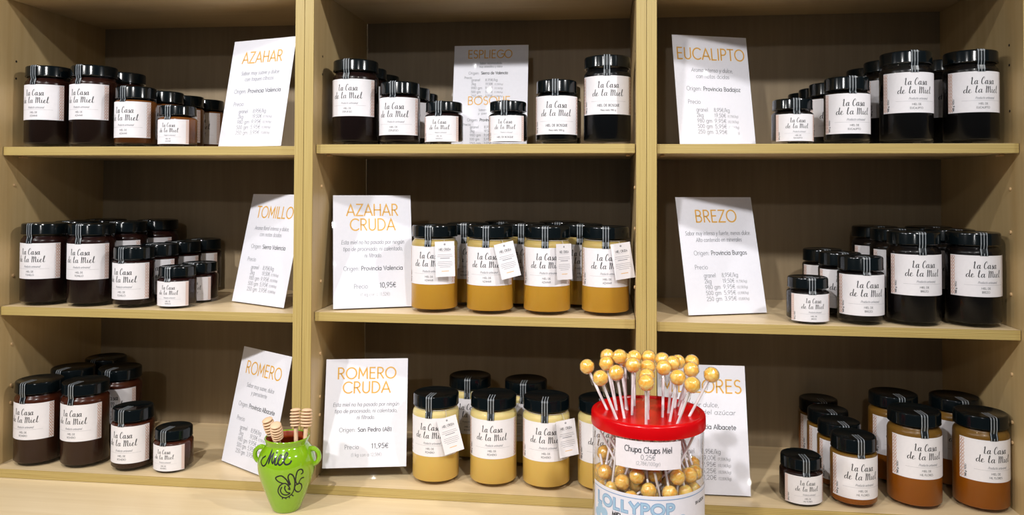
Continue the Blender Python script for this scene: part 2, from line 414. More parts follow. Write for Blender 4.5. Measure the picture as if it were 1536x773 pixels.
def text(mb, s, x, y, size, weight, mi, fmap, align='c', width=None, slant=0, rot=0, gap=.10, seg=4.0):
    """single-stroke sans lettering; x, y = baseline anchor, size = cap height"""
    adv = sum(G[c][0]+gap for c in s)-gap
    kx = 1.0 if width is None else width/(adv*size)
    Wt = adv*size*kx
    x0 = {'c': -Wt/2, 'l': 0, 'r': -Wt}[align]
    ca, sa = math.cos(rot), math.sin(rot)
    pen = 0
    for c in s:
        a, st = G[c]
        for pl in st:
            pts = []
            for px, py in pl:
                lx = x0+(pen+px)*size*kx+py*size*slant; ly = py*size
                pts.append((x+lx*ca-ly*sa, y+lx*sa+ly*ca))
            mb.ribbon(dens(pts, seg), weight, fmap, mi)
        pen += a+gap
    return Wt

# brush lettering: smooth paths, thick down-strokes and thin up-strokes
def cat(pts, n=6):
    P = [pts[0]]+list(pts)+[pts[-1]]; out = []
    for i in range(1, len(P)-2):
        for k in range(n):
            t = k/n
            out.append(tuple(.5*(2*P[i][j]+(P[i+1][j]-P[i-1][j])*t+(2*P[i-1][j]-5*P[i][j]+4*P[i+1][j]-P[i+2][j])*t*t+(3*P[i][j]-P[i-1][j]-3*P[i+1][j]+P[i+2][j])*t**3) for j in (0, 1)))
    out.append(tuple(pts[-1])); return out
BR = {
 ' ': (.42, []),
 'L': (.50, [[(.02, .80), (.14, 1.0), (.20, .90), (.15, .45), (.13, .06)], [(.13, .04), (.24, .0), (.44, .10)]]),
 'a': (.60, [[(.44, .46), (.28, .52), (.10, .34), (.10, .08), (.22, .0), (.38, .22), (.46, .50)], [(.46, .50), (.42, .16), (.48, .0), (.62, .12)]]),
 'C': (.62, [[(.50, .74), (.52, .98), (.36, 1.0), (.14, .66), (.10, .24), (.22, .0), (.42, .04), (.62, .24)]]),
 's': (.46, [[(.0, .10), (.18, .34), (.26, .54), (.30, .36), (.34, .14), (.22, -.02), (.06, .06)], [(.22, -.02), (.34, .0), (.46, .12)]]),
 'd': (.62, [[(.42, .46), (.26, .50), (.08, .32), (.08, .06), (.20, .0), (.38, .22), (.48, .6), (.52, 1.05)], [(.52, 1.05), (.46, .5), (.44, .14), (.52, .0), (.64, .12)]]),
 'e': (.50, [[(.0, .12), (.22, .24), (.34, .42), (.26, .54), (.12, .36), (.10, .10), (.22, -.02), (.50, .14)]]),
 'l': (.40, [[(.0, .14), (.18, .55), (.28, .98), (.20, 1.06), (.12, .66), (.10, .14), (.20, -.02), (.38, .14)]]),
 'M': (.98, [[(.04, .96), (.10, 1.0), (.12, .6), (.10, .0)], [(.10, .30), (.24, .82), (.34, .98), (.40, .80), (.38, .02)], [(.38, .30), (.52, .80), (.64, .96), (.70, .76), (.70, .22), (.78, .0), (.94, .12)]]),
 'i': (.30, [[(.06, .50), (.06, .14), (.14, .0), (.30, .12)], [(.14, .74), (.13, .82)]]),
}
def brush(mb, s, x, y, size, mi, fmap, width=None):
    adv = sum(BR[c][0] for c in s); kx = size if width is None else width/adv
    pen = -adv/2
    for c in s:
        a, st = BR[c]
        for pl in st:
            c2 = cat(pl, 6)
            wd = []
            for i in range(len(c2)):
                p, q = c2[max(0, i-1)], c2[min(len(c2)-1, i+1)]
                d = math.dist(p, q) or 1
                wd.append(size*(.036+.088*max(0, (p[1]-q[1])/d)))
            wd = [sum(wd[max(0, i-2):i+3])/len(wd[max(0, i-2):i+3]) for i in range(len(wd))]
            mb.ribbon([(x+(pen+p[0])*kx+p[1]*size*.06, y+p[1]*size) for p in c2], wd, fmap, mi)
        pen += a

# ------------------------------------------------------------------ room shell around the shelves
D2, W, WA, WC, DEP, TH = .03311, .55, .56068, .56029, .303, .0155
ZTOP = .85225
CZ = -.0155                       # worktop height
FLOOR = -1.04
m_floor = plain('grey_floor_tile', srgb(150, 140, 130), .5, bscale=6)
m_wall = plain('white_wall_paint', srgb(215, 212, 205), .8, bscale=30)
b = MB(); b.box(-3, 4.2, -7, .6, FLOOR-.05, FLOOR); tag(obj('floor', b.mesh('floor', [m_floor])), kind='structure')
b = MB(); b.box(-3, 4.2, .36, .46, FLOOR, 2.1); tag(obj('wall_back', b.mesh('wall_back', [m_wall])), kind='structure')

# ------------------------------------------------------------------ shelving units
E_B = .0012
def board_mesh(x0, x1, y0, y1, zt, key):
    b = MB(); b.box(x0, x1, y0+.0012, y1, zt-TH, zt, 0); return b.mesh(key, [MAT['board']])
def band_mesh(x0, x1, y0, zt, key, upright=False, z0=None):
    b = MB()
    if upright: b.box(x0, x1, y0, y0+.0012, z0, zt, .0005)
    else: b.box(x0, x1, y0, y0+.0012, zt-TH, zt, .0005)
    return b.mesh(key, [MAT['edge_x' if upright else 'edge_z']])
BAYS = [(-D2-WA, -D2, (.57892, .28807)), (0.0, W, (.58175, .29167)), (W+D2, W+D2+WC, (.58093, .28884))]
UNIT_LABEL = ['left unit of the pale wood shelving, holding the AZAHAR, TOMILLO and ROMERO shelves',
              'middle unit of the pale wood shelving, holding the ESPLIEGO, AZAHAR CRUDA and ROMERO CRUDA shelves',
              'right unit of the pale wood shelving, holding the EUCALIPTO and BREZO shelves']
PT = D2/2-.0003
ZHI = 1.145
for (xl, xr, zs), lab in zip(BAYS, UNIT_LABEL):
    u = thing('shelving_unit', lab, 'shelving unit', (xl, 0, CZ), 0, 'units of the wall shelving')
    def pt(name, me, par=u):
        o = obj(name, me, par, (0, 0, 0)); return o
    ox, oz = xl, CZ
    for s, (a, c) in enumerate(((xl-PT, xl), (xr, xr+PT))):
        b = MB(); b.box(a-ox, c-ox, .0012, DEP, 0-oz, ZHI-oz)
        p = pt('side_panel', b.mesh('side_panel', [MAT['panel']]))
        obj('edge_band', band_mesh(a-ox, c-ox, 0, ZHI-oz, 'upright_edge_band', True, 0-oz), p)
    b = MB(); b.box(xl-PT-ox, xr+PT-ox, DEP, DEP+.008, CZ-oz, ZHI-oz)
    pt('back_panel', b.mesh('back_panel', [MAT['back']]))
    bo = pt('bottom_board', board_mesh(xl-PT-ox, xr+PT-ox, 0, DEP, 0-oz, 'bottom_board'))
    obj('edge_band', band_mesh(xl-PT-ox, xr+PT-ox, 0, 0-oz, 'flat_edge_band'), bo)
    for z in (*zs, ZTOP+TH, ZHI):
        g = .0013; rec = .0132 if z < ZHI-.01 else 0
        if z >= ZHI: g = 0.0002
        s = pt('shelf_board', board_mesh(xl+g-ox, xr-g-ox, rec, DEP-.001, z-oz, 'shelf_board'))
        obj('edge_band', band_mesh(xl+g-ox, xr-g-ox, rec, z-oz, 'flat_edge_band'), s)
    for side, xs in ((1, xl), (-1, xr)):
        for z in (.740, .708, .634, .509, .440, .341, .214, .138, .106):
            if side == 1 and z in (.634, .440): continue
            hole = z > .6
            b = MB()
            r = .0022 if hole else .0030
            t = .0003 if hole else .0022
            b.lathe([(0, 0), (r, 0), (r, t*.6), (r*.7, t), (0, t)], 10)
            me = b.mesh('pin', [MAT['hole' if hole else 'pin']], 40)
            obj('pin_hole' if hole else 'shelf_pin', me, u, (xs-ox+side*.0001, .043, z-oz), (0, side*PI/2, 0))
        for z in zs:
            b = MB(); b.box(-.0035, .0035, -.008, .008, -.0042, -.0005, .001)
            b2 = obj('shelf_support', b.mesh('shelf_support', [MAT['pin']], 40), u, (xs-ox+side*.012, .050, z-TH-oz))
# worktop of the base cabinet below
t = thing('base_cabinet', 'pale wood worktop in front of the bottom shelf, under the green pot', 'cabinet', (0, 0, FLOOR))
b = MB(); b.box(-1.2, 1.8, -.42, .335, CZ-.028-FLOOR, CZ-FLOOR-.0004, .001)
obj('worktop', b.mesh('worktop', [MAT['worktop']]), t)
b = MB(); b.box(-1.19, 1.79, -.39, .335, 0, CZ-.0285-FLOOR)
obj('cabinet_body', b.mesh('cabinet_body', [MAT['panel']]), t)

# ------------------------------------------------------------------ honey jars
SIZE = {  # body radius, height, lid height, lid radius, label bottom, label top, label arc length
    'L': dict(R=.0405, H=.150, lid=.0200, rl=.0400, l0=.0495, l1=.1145, lw=.106, k=1.0, sh=1.0),
    'M': dict(R=.0357, H=.1092, lid=.0215, rl=.0350, l0=.0160, l1=.0810, lw=.100, k=1.0, sh=.5),
    'S': dict(R=.0335, H=.0742, lid=.0175, rl=.0322, l0=.0045, l1=.0485, lw=.074, k=.68, sh=.6),
}
CACHE = {}
def body_profile(S, d=0.0):
    R, H, zl = S['R']-d*.4, S['H'], S['H']-S['lid']; q = S['sh']
    return [(R-.0055, .0+d), (R-.0025, .0012+d), (R-.0005, .0045+d), (R, .008+d), (R, zl-.0125*q), (R-.0010, zl-.0090*q), (R-.0035, zl-.0062*q), (R-.0045, zl-.0045*q), (R-.0045, zl-.0015*q)]
def jar_mesh(sz):
    if ('body', sz) not in CACHE:
        S = SIZE[sz]; b = MB(); pr = body_profile(S)
        b.lathe([(0, .0016), (S['R']-.011, .0014)]+pr+[(S['R']-.0045, S['H']-S['lid']+.004)], 56)
        CACHE['body', sz] = b.mesh('glass_jar', [MAT['glass']], 50)
    return CACHE['body', sz]
def lid_mesh(sz):
    if ('lid', sz) not in CACHE:
        S = SIZE[sz]; b = MB(); r = S['rl']; z0 = S['H']-S['lid']; z1 = S['H']
        b.lathe([(0, z0+.005), (r-.004, z0+.005), (r-.003, z0), (r-.0006, z0), (r, z0+.0008), (r, z0+.0018), (r-.0004, z0+.003), (r-.0004, z1-.003), (r-.0012, z1-.0010), (r-.003, z1), (r-.0045, z1), (r-.0055, z1-.0005), (0, z1-.0005)], 56)
        CACHE['lid', sz] = b.mesh('jar_lid', [MAT['lid']], 30)
    return CACHE['lid', sz]
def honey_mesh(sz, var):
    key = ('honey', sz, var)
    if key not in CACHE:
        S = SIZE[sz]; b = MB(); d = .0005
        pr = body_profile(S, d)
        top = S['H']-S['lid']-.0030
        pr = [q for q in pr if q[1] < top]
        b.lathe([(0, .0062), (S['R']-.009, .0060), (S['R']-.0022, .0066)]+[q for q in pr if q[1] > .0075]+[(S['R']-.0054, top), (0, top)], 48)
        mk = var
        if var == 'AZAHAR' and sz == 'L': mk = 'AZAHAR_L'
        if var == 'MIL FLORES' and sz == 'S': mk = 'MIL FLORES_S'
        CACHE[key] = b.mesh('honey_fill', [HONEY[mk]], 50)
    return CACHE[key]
def label_mesh(sz, var):
    key = ('label', sz, var)
    if key in CACHE: return CACHE[key]
    S = SIZE[sz]; R = S['R']+.00025; k = S['k']*1e-3; lw, h = S['lw'], S['l1']-S['l0']; zc = (S['l0']+S['l1'])/2
    def wrap(off):
        def f(x, y):       # x, y in metres on the unrolled label, centre origin; label faces -y
            a = x/R
            return ((R+off)*math.sin(a), -(R+off)*math.cos(a), zc+y)
        return f
    b = MB()
    n = 40; P = wrap(0)
    for off_in in (0,):
        vs = []; fs = []
        for i in range(n+1):
            x = -lw/2+lw*i/n
            vs += [P(x, -h/2), P(x, h/2)]
        for i in range(n): fs.append((2*i, 2*i+2, 2*i+3, 2*i+1))
        b.add(vs, fs, 0)
    fm = wrap(.00012)
    mm = lambda fx, fy: fm(fx*k, fy*k)
    hw, hh = lw/2/k, h/2/k               # label half size in label millimetres
    hv = 32.5
    brush(b, 'La Casa', 1, 12.0, 11.0, 1, mm, 36)
    brush(b, 'de la Miel', 0, -1.6, 10.4, 1, mm, 55)
    def line(x0, x1, y, wt, mi): b.ribbon(dens([(x0, y), (x1, y)], 4), wt, mm, mi)
    if var == 'BOSQUE' and sz != 'S':
        line(-30, 33, -10.5, .35, 3)
        text(b, 'MIEL DE BOSQUE', 1, -19.5, 4.0, .62, 4, mm, width=38)
        text(b, 'Peso neto '+('980' if sz == 'L' else '500')+' g', 1, -27.0, 2.8, .42, 4, mm, width=26)
    else:
        text(b, 'Producto artesanal', 4, -11.6, 3.6, .42, 2, mm, slant=.35, width=30)
        line(-30, 34, -14.0, .35, 3)
        nm = {'AZAHAR CRUDA': 'AZAHAR', 'ROMERO CRUDA': 'ROMERO'}.get(var, var)
        if var == 'BOSQUE': text(b, 'MIEL DE BOSQUE', 1, -24.0, 4.4, .62, 4, mm, width=42)
        else:
            text(b, 'MIEL DE', 1, -20.5, 3.0, .4, 4, mm, width=14.5)
            text(b, nm, 1, -26.6, 3.0, .4, 4, mm)
    # honeycomb strips along both short ends and the weight printed upright beside the left one
    for sgn in (-1, 1):
        xa = sgn*(hw-4.2)
        for ofs in (-2.0, 2.0):
            for mir in (-1, 1):
                pts = []
                y = -hv+1.2; i = 0
                while y < hv-1.0:
                    pts.append((xa+ofs+mir*(1.9 if (i//2) % 2 == 0 else .55), y)); y += 1.7 if i % 2 == 0 else 1.0; i += 1
                b.ribbon(pts, .75, mm, 5)
    text(b, {'L': '980', 'M': '500', 'S': '250'}[sz]+' g', -hw+11.5, -hv+3, 2.6, .6, 1, mm, align='l', rot=PI/2)
    text(b, 'PESO', -hw+11.5, -hv+14, 2.6, .5, 1, mm, align='l', rot=PI/2)
    me = b.mesh('paper_label', [MAT['paper'], MAT['black'], MAT['grey'], MAT['pale'], MAT['dark'], MAT['salmon']])
    CACHE[key] = me
    return me
def seal_mesh(sz):
    if ('seal', sz) in CACHE: return CACHE['seal', sz]
    S = SIZE[sz]; R = S['R']; rl = S['rl']; z1 = S['H']; zl = S['H']-S['lid']; q = S['sh']
    path = [(R+.0007, min(S['l1'], zl-.0122*q)-.0005), (R+.0007, zl-.0120*q), (R-.0003, zl-.0085*q), (R-.0014, zl-.005*q), (rl+.0002, zl-.0002), (rl+.0006, zl+.002), (rl+.0005, z1-.003), (rl-.0006, z1-.0003), (rl-.003, z1+.0006), (rl-.028, z1+.0004)]
    def pt(i, x, off):
        r, z = path[i]
        if i < len(path)-2: r += off
        else: z += off
        if i < len(path)-1:
            a = x/max(r, .02); return (r*math.sin(a), -r*math.cos(a), z)
        return (x, -r, z)
    b = MB(); hw = .0060
    def band(x0, x1, off, mi, i0=0, i1=None):
        i1 = len(path) if i1 is None else i1
        xs = [x0+(x1-x0)*k/3 for k in range(4)]
        vs = [pt(i, x, off) for i in range(i0, i1) for x in xs]; fs = []
        for i in range(i1-i0-1):
            for k in range(3): fs.append((i*4+k, i*4+k+1, (i+1)*4+k+1, (i+1)*4+k))
        b.add(vs, fs, mi)
    band(-hw, hw, 0, 0)
    for x, i0, i1 in ((-.0044, 0, None), (.0044, 0, None), (0, 3, None), (0, 0, 2)):
        band(x-.0004, x+.0004, .00018, 1, i0, i1)
    CACHE['seal', sz] = b.mesh('seal_strip', [MAT['seal'], MAT['white']])
    return CACHE['seal', sz]
def tag_mesh():
    if 'tag' in CACHE: return CACHE['tag']
    b = MB(); w, h = .034, .060
    b.box(-w/2, w/2, -.0002, .0002, -h, 0, 0, 0)
    fm = lambda x, y: (x*1e-3, -.0003, y*1e-3)
    text(b, 'MIEL CRUDA', 0, -15.5, 3.8, .5, 1, fm, width=21)
    b.ribbon([(-10.5, -17.3), (10.5, -17.3)], .3, fm, 2)
    for y, l in ((-22.5, 24), (-25.5, 26), (-28.5, 16), (-34.5, 24), (-37.5, 26), (-40.5, 25), (-43.5, 18)):
        b.ribbon([(-l/2, y), (l/2, y)], .75 if l != 16 else 1.1, fm, 2 if l != 16 else 3)
    b.ribbon([(-6, -50.5), (6, -50.5)], .9, fm, 4)
    b.ribbon(A(0, -5, .9, .9, 0, 360, 12), 1.5, fm, 3)
    CACHE['tag'] = b.mesh('hang_tag', [MAT['paper'], MAT['dark'], MAT['pale'], MAT['grey'], MAT['orange']])
    return CACHE['tag']
def string_mesh(sz, phi):
    S = SIZE[sz]; b = MB(); z = S['H']-S['lid']-.0032; r = S['R']-.0036
    pts = [(r*math.sin(2*PI*i/40), -r*math.cos(2*PI*i/40), z-.0008*math.sin(2*PI*i/40)) for i in range(41)]
    b.tube(pts, .0005, 5, cap=False)
    return b

COLOUR = {'AZAHAR': 'amber brown', 'ESPLIEGO': 'near black', 'BOSQUE': 'black', 'EUCALIPTO': 'black', 'TOMILLO': 'dark red brown', 'BREZO': 'black',
          'ROMERO': 'reddish brown', 'AZAHAR CRUDA': 'creamy mustard', 'ROMERO CRUDA': 'creamy pale yellow', 'MIL FLORES': 'caramel'}
SIZEW = {'L': 'tall', 'M': 'medium', 'S': 'small'}
def make_jar(var, sz, x, y, z, where, rot=None, hang=None):
    S = SIZE[sz]
    col = COLOUR[var]
    if var == 'MIL FLORES' and sz == 'S': col = 'dark brown'
    t = thing('honey_jar', f'{SIZEW[sz]} {col} honey jar, {where}', 'jar', (x, y, z), math.radians(random.uniform(-5, 5) if rot is None else rot), f'{SIZEW[sz]} jars by the {var.lower()} sign')
    obj('glass_body', jar_mesh(sz), t)
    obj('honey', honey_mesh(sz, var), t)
    obj('lid', lid_mesh(sz), t)
    obj('paper_label', label_mesh(sz, var), t)
    obj('seal_strip', seal_mesh(sz), t, rot=(0, 0, math.radians(-2)))
    if hang:
        phi, shift, roll, zt, tw = hang
        n = Vector((math.sin(phi), -math.cos(phi), 0)); tt = Vector((math.cos(phi), math.sin(phi), 0))
        p = n*(S['R']+.0026)+tt*shift
        g = obj('hang_tag', tag_mesh(), t, (p.x, p.y, zt), (0, 0, 0))
        g.rotation_mode = 'XYZ'
        g.matrix_basis = Matrix.Translation((p.x, p.y, zt)) @ Matrix.Rotation(phi+tw, 4, 'Z') @ Matrix.Rotation(math.radians(-4), 4, 'X') @ Matrix.Rotation(roll, 4, 'Y')
        b = string_mesh(sz, phi)
        hole = g.matrix_basis @ Vector((0, -.0005, -.005))
        zr = S['H']-S['lid']-.0032; rr = S['R']-.0034
        a2 = phi+shift/S['R']*.8
        e = Vector((rr*math.sin(a2+.12), -rr*math.cos(a2+.12), zr))
        mid = (e+hole)/2+n*.001
        b.tube([hole, mid, e], .0005, 5)
        gi = g.matrix_basis.inverted()
        b.v = [tuple(gi @ Vector(v)) for v in b.v]
        obj('string', b.mesh('tag_string', [MAT['string']], 60), g)
    return t

ROWN = ['front row', 'second row', 'third row', 'back row']
Z = {'1a': .57892, '1b': .58175, '1c': .58093, '2a': .28807, '2b': .29167, '2c': .28884, '3': 0.0}
E_ = .0003
def J(var, sz, x, y, zk, where, **k): make_jar(var, sz, x, y, Z[zk]+E_, where, **k)
ML = [.0505, .1222, .1939, .2656]
# top left: AZAHAR
J('AZAHAR', 'L', -.5385, .060, '1a', 'far left on the shelf of the AZAHAR sign')
J('AZAHAR', 'L', -.4480, .060, '1a', 'second from left on the shelf of the AZAHAR sign')
J('AZAHAR', 'L', -.4480, .150, '1a', 'behind the second one from left beside the AZAHAR sign')
for i, (x, y) in enumerate(zip((-.358, -.345, -.342, -.336), ML)):
    J('AZAHAR', 'M', x, y, '1a', f'{ROWN[i]} of four running back on the AZAHAR shelf')
J('AZAHAR', 'S', -.2756, .050, '1a', 'front right of the group beside the AZAHAR sign')
# top middle: ESPLIEGO on the left, BOSQUE on the right
for i, (x, y) in enumerate(((.0560, .060), (.0450, .152), (.0450, .243))):
    J('ESPLIEGO', 'L', x, y, '1b', f'{ROWN[i]} of three running back, left of the ESPLIEGO sign')
for i, (x, y) in enumerate(((.1395, .0505), (.1400, .130), (.1360, .218))):
    J('ESPLIEGO', 'M', x, y, '1b', f'{ROWN[i]} of three running back, left of the ESPLIEGO sign')
J('ESPLIEGO', 'S', .2190, .050, '1b', 'in front of the left edge of the ESPLIEGO sign')
J('BOSQUE', 'S', .3319, .050, '1b', 'covering the lower right corner of the BOSQUE sign')
J('BOSQUE', 'M', .4164, .0505, '1b', 'front one of two right of the BOSQUE sign')
J('BOSQUE', 'M', .4200, .1300, '1b', 'hidden behind the front one right of the BOSQUE sign')
J('BOSQUE', 'L', .5030, .060, '1b', 'at the right end of the BOSQUE shelf')
# top right: EUCALIPTO
J('EUCALIPTO', 'S', .8083, .050, '1c', 'front left of the group beside the EUCALIPTO sign', rot=1)
for i, (x, y) in enumerate(zip((.8950, .8885, .8880, .8850), ML)):
    J('EUCALIPTO', 'M', x, y, '1c', f'{ROWN[i]} of four running back on the EUCALIPTO shelf', rot=1)
for i, (x, y) in enumerate(((.9915, .060), (.9930, .145), (.9910, .238))):
    J('EUCALIPTO', 'L', x, y, '1c', f'{ROWN[i]} of three running back on the EUCALIPTO shelf', rot=1)
J('EUCALIPTO', 'L', 1.0915, .060, '1c', 'front right end of the EUCALIPTO shelf', rot=1)
J('EUCALIPTO', 'L', 1.0900, .150, '1c', 'behind the right end one on the EUCALIPTO shelf', rot=1)
# middle left: TOMILLO
for i, (x, y) in enumerate(((-.5416, .060), (-.5430, .150), (-.5430, .240))):
    J('TOMILLO', 'L', x, y, '2a', f'{ROWN[i]} of the leftmost column on the TOMILLO shelf')
for i, (x, y) in enumerate(((-.4480, .060), (-.4400, .150), (-.4270, .240))):
    J('TOMILLO', 'L', x, y, '2a', f'{ROWN[i]} of the second column on the TOMILLO shelf')
for i, (x, y) in enumerate(zip((-.3590, -.3530, -.3460, -.3400), (.053, .1245, .196, .2665))):
    J('TOMILLO', 'M', x, y, '2a', f'{ROWN[i]} of four running back on the TOMILLO shelf')
J('TOMILLO', 'S', -.2785, .0600, '2a', 'front one of two nearest the TOMILLO sign')
J('TOMILLO', 'S', -.2740, .1310, '2a', 'behind the front one nearest the TOMILLO sign')
# middle: AZAHAR CRUDA
TW = math.radians
tags2 = [(TW(14), .0175, TW(-1), .1235, TW(14)), (TW(10), .0215, TW(-13), .1225, TW(10)), (TW(20), .0160, TW(1), .1215, TW(24)), (TW(10), .0150, TW(-8), .1240, TW(2))]
for i, (x, y) in enumerate(((.2012, .0622), (.3006, .0594), (.3997, .0637), (.5000, .0680))):
    J('AZAHAR CRUDA', 'L', x, y, '2b', ('leftmost', 'second from left', 'third from left', 'last on the right')[i]+' in the AZAHAR CRUDA front row', hang=tags2[i], rot=-3+2*i)
for i, (x, y) in enumerate(((.2449, .150), (.3502, .150), (.4561, .152))):
    J('AZAHAR CRUDA', 'L', x, y, '2b', ('left', 'middle', 'right')[i]+' one of the AZAHAR CRUDA second row', hang=((TW(-24), -.004, TW(-6), .128, 0) if i == 0 else None), rot=0)
for i, (x, y) in enumerate(((.3025, .2395), (.4105, .2395))):
    J('AZAHAR CRUDA', 'L', x, y, '2b', ('left', 'right')[i]+' one of the AZAHAR CRUDA back row', rot=0)
# middle right: BREZO
J('BREZO', 'S', .8322, .0514, '2c', 'front left of the group beside the BREZO sign', rot=1)
for i, (x, y) in enumerate(((.9160, .0533), (.9050, .1270), (.8960, .2000))):
    J('BREZO', 'M', x, y, '2c', f'{ROWN[i]} of three running back on the BREZO shelf', rot=1)
for i, (x, y) in enumerate(((1.0015, .0600), (1.0040, .1500), (1.0000, .2400))):
    J('BREZO', 'L', x, y, '2c', f'{ROWN[i]} of the inner column on the BREZO shelf', rot=1)
for i, (x, y) in enumerate(((1.0935, .0607), (1.0950, .1500), (1.0950, .2400))):
    J('BREZO', 'L', x, y, '2c', f'{ROWN[i]} of the right end column on the BREZO shelf', rot=1)
# bottom left: ROMERO
J('ROMERO', 'L', -.5410, .0500, '3', 'front far left on the ROMERO shelf', rot=-2)
J('ROMERO', 'L', -.5450, .1480, '3', 'behind the far left one on the ROMERO shelf', rot=-2)
J('ROMERO', 'L', -.5380, .2400, '3', 'at the very back on the ROMERO shelf', rot=-2)
J('ROMERO', 'L', -.4500, .0520, '3', 'front row, second from left on the ROMERO shelf', rot=0)
J('ROMERO', 'L', -.4540, .1600, '3', 'with half hidden label behind the front row, ROMERO shelf', rot=2)
J('ROMERO', 'M', -.3510, .0440, '3', 'the only one of its size on the ROMERO shelf', rot=0)
J('ROMERO', 'S', -.2740, .0470, '3', 'rightmost on the ROMERO shelf, casting a shadow', rot=-1)
# bottom middle: ROMERO CRUDA
tags3 = [(TW(16), .0170, TW(-14), .1165, TW(8)), None, (TW(14), .0230, TW(-6), .1190, TW(8)), None]
for i, (x, y) in enumerate(((.2060, .0590), (.3075, .0610), (.3995, .0598), (.4940, .0600))):
    J('ROMERO CRUDA', 'L', x, y, '3', ('touching the ROMERO CRUDA sign', 'front row, untagged, between two tagged ones', 'front row, tagged, second from the lollipop tub', 'half hidden behind the lollipop tub')[i], hang=tags3[i], rot=(-4, 3, 2, 6)[i])
J('ROMERO CRUDA', 'L', .2440, .1880, '3', 'left one of the ROMERO CRUDA back row', rot=4, hang=(TW(30), .010, TW(-10), .128, 0))
J('ROMERO CRUDA', 'L', .3530, .1700, '3', 'right one of the ROMERO CRUDA back row', rot=0, hang=(TW(2), -.016, TW(-3), .108, 0))
# bottom right: MIL FLORES
J('MIL FLORES', 'S', .8180, .0424, '3', 'front left of the group at bottom right', rot=4)
for i, (x, y) in enumerate(((.9014, .0455), (.9000, .1185), (.9010, .1910), (.9035, .2640))):
    J('MIL FLORES', 'M', x, y, '3', f'{ROWN[i]} of four running back on the bottom right shelf', rot=5)
J('MIL FLORES', 'L', 1.0000, .0580, '3', 'front left one of four tall ones at bottom right', rot=4)
J('MIL FLORES', 'L', 1.0030, .1600, '3', 'back left one of four tall ones at bottom right', rot=4)
J('MIL FLORES', 'L', 1.1020, .0580, '3', 'front right one of four tall ones at bottom right', rot=5)
J('MIL FLORES', 'L', 1.1020, .1530, '3', 'back right one of four tall ones at bottom right', rot=4)

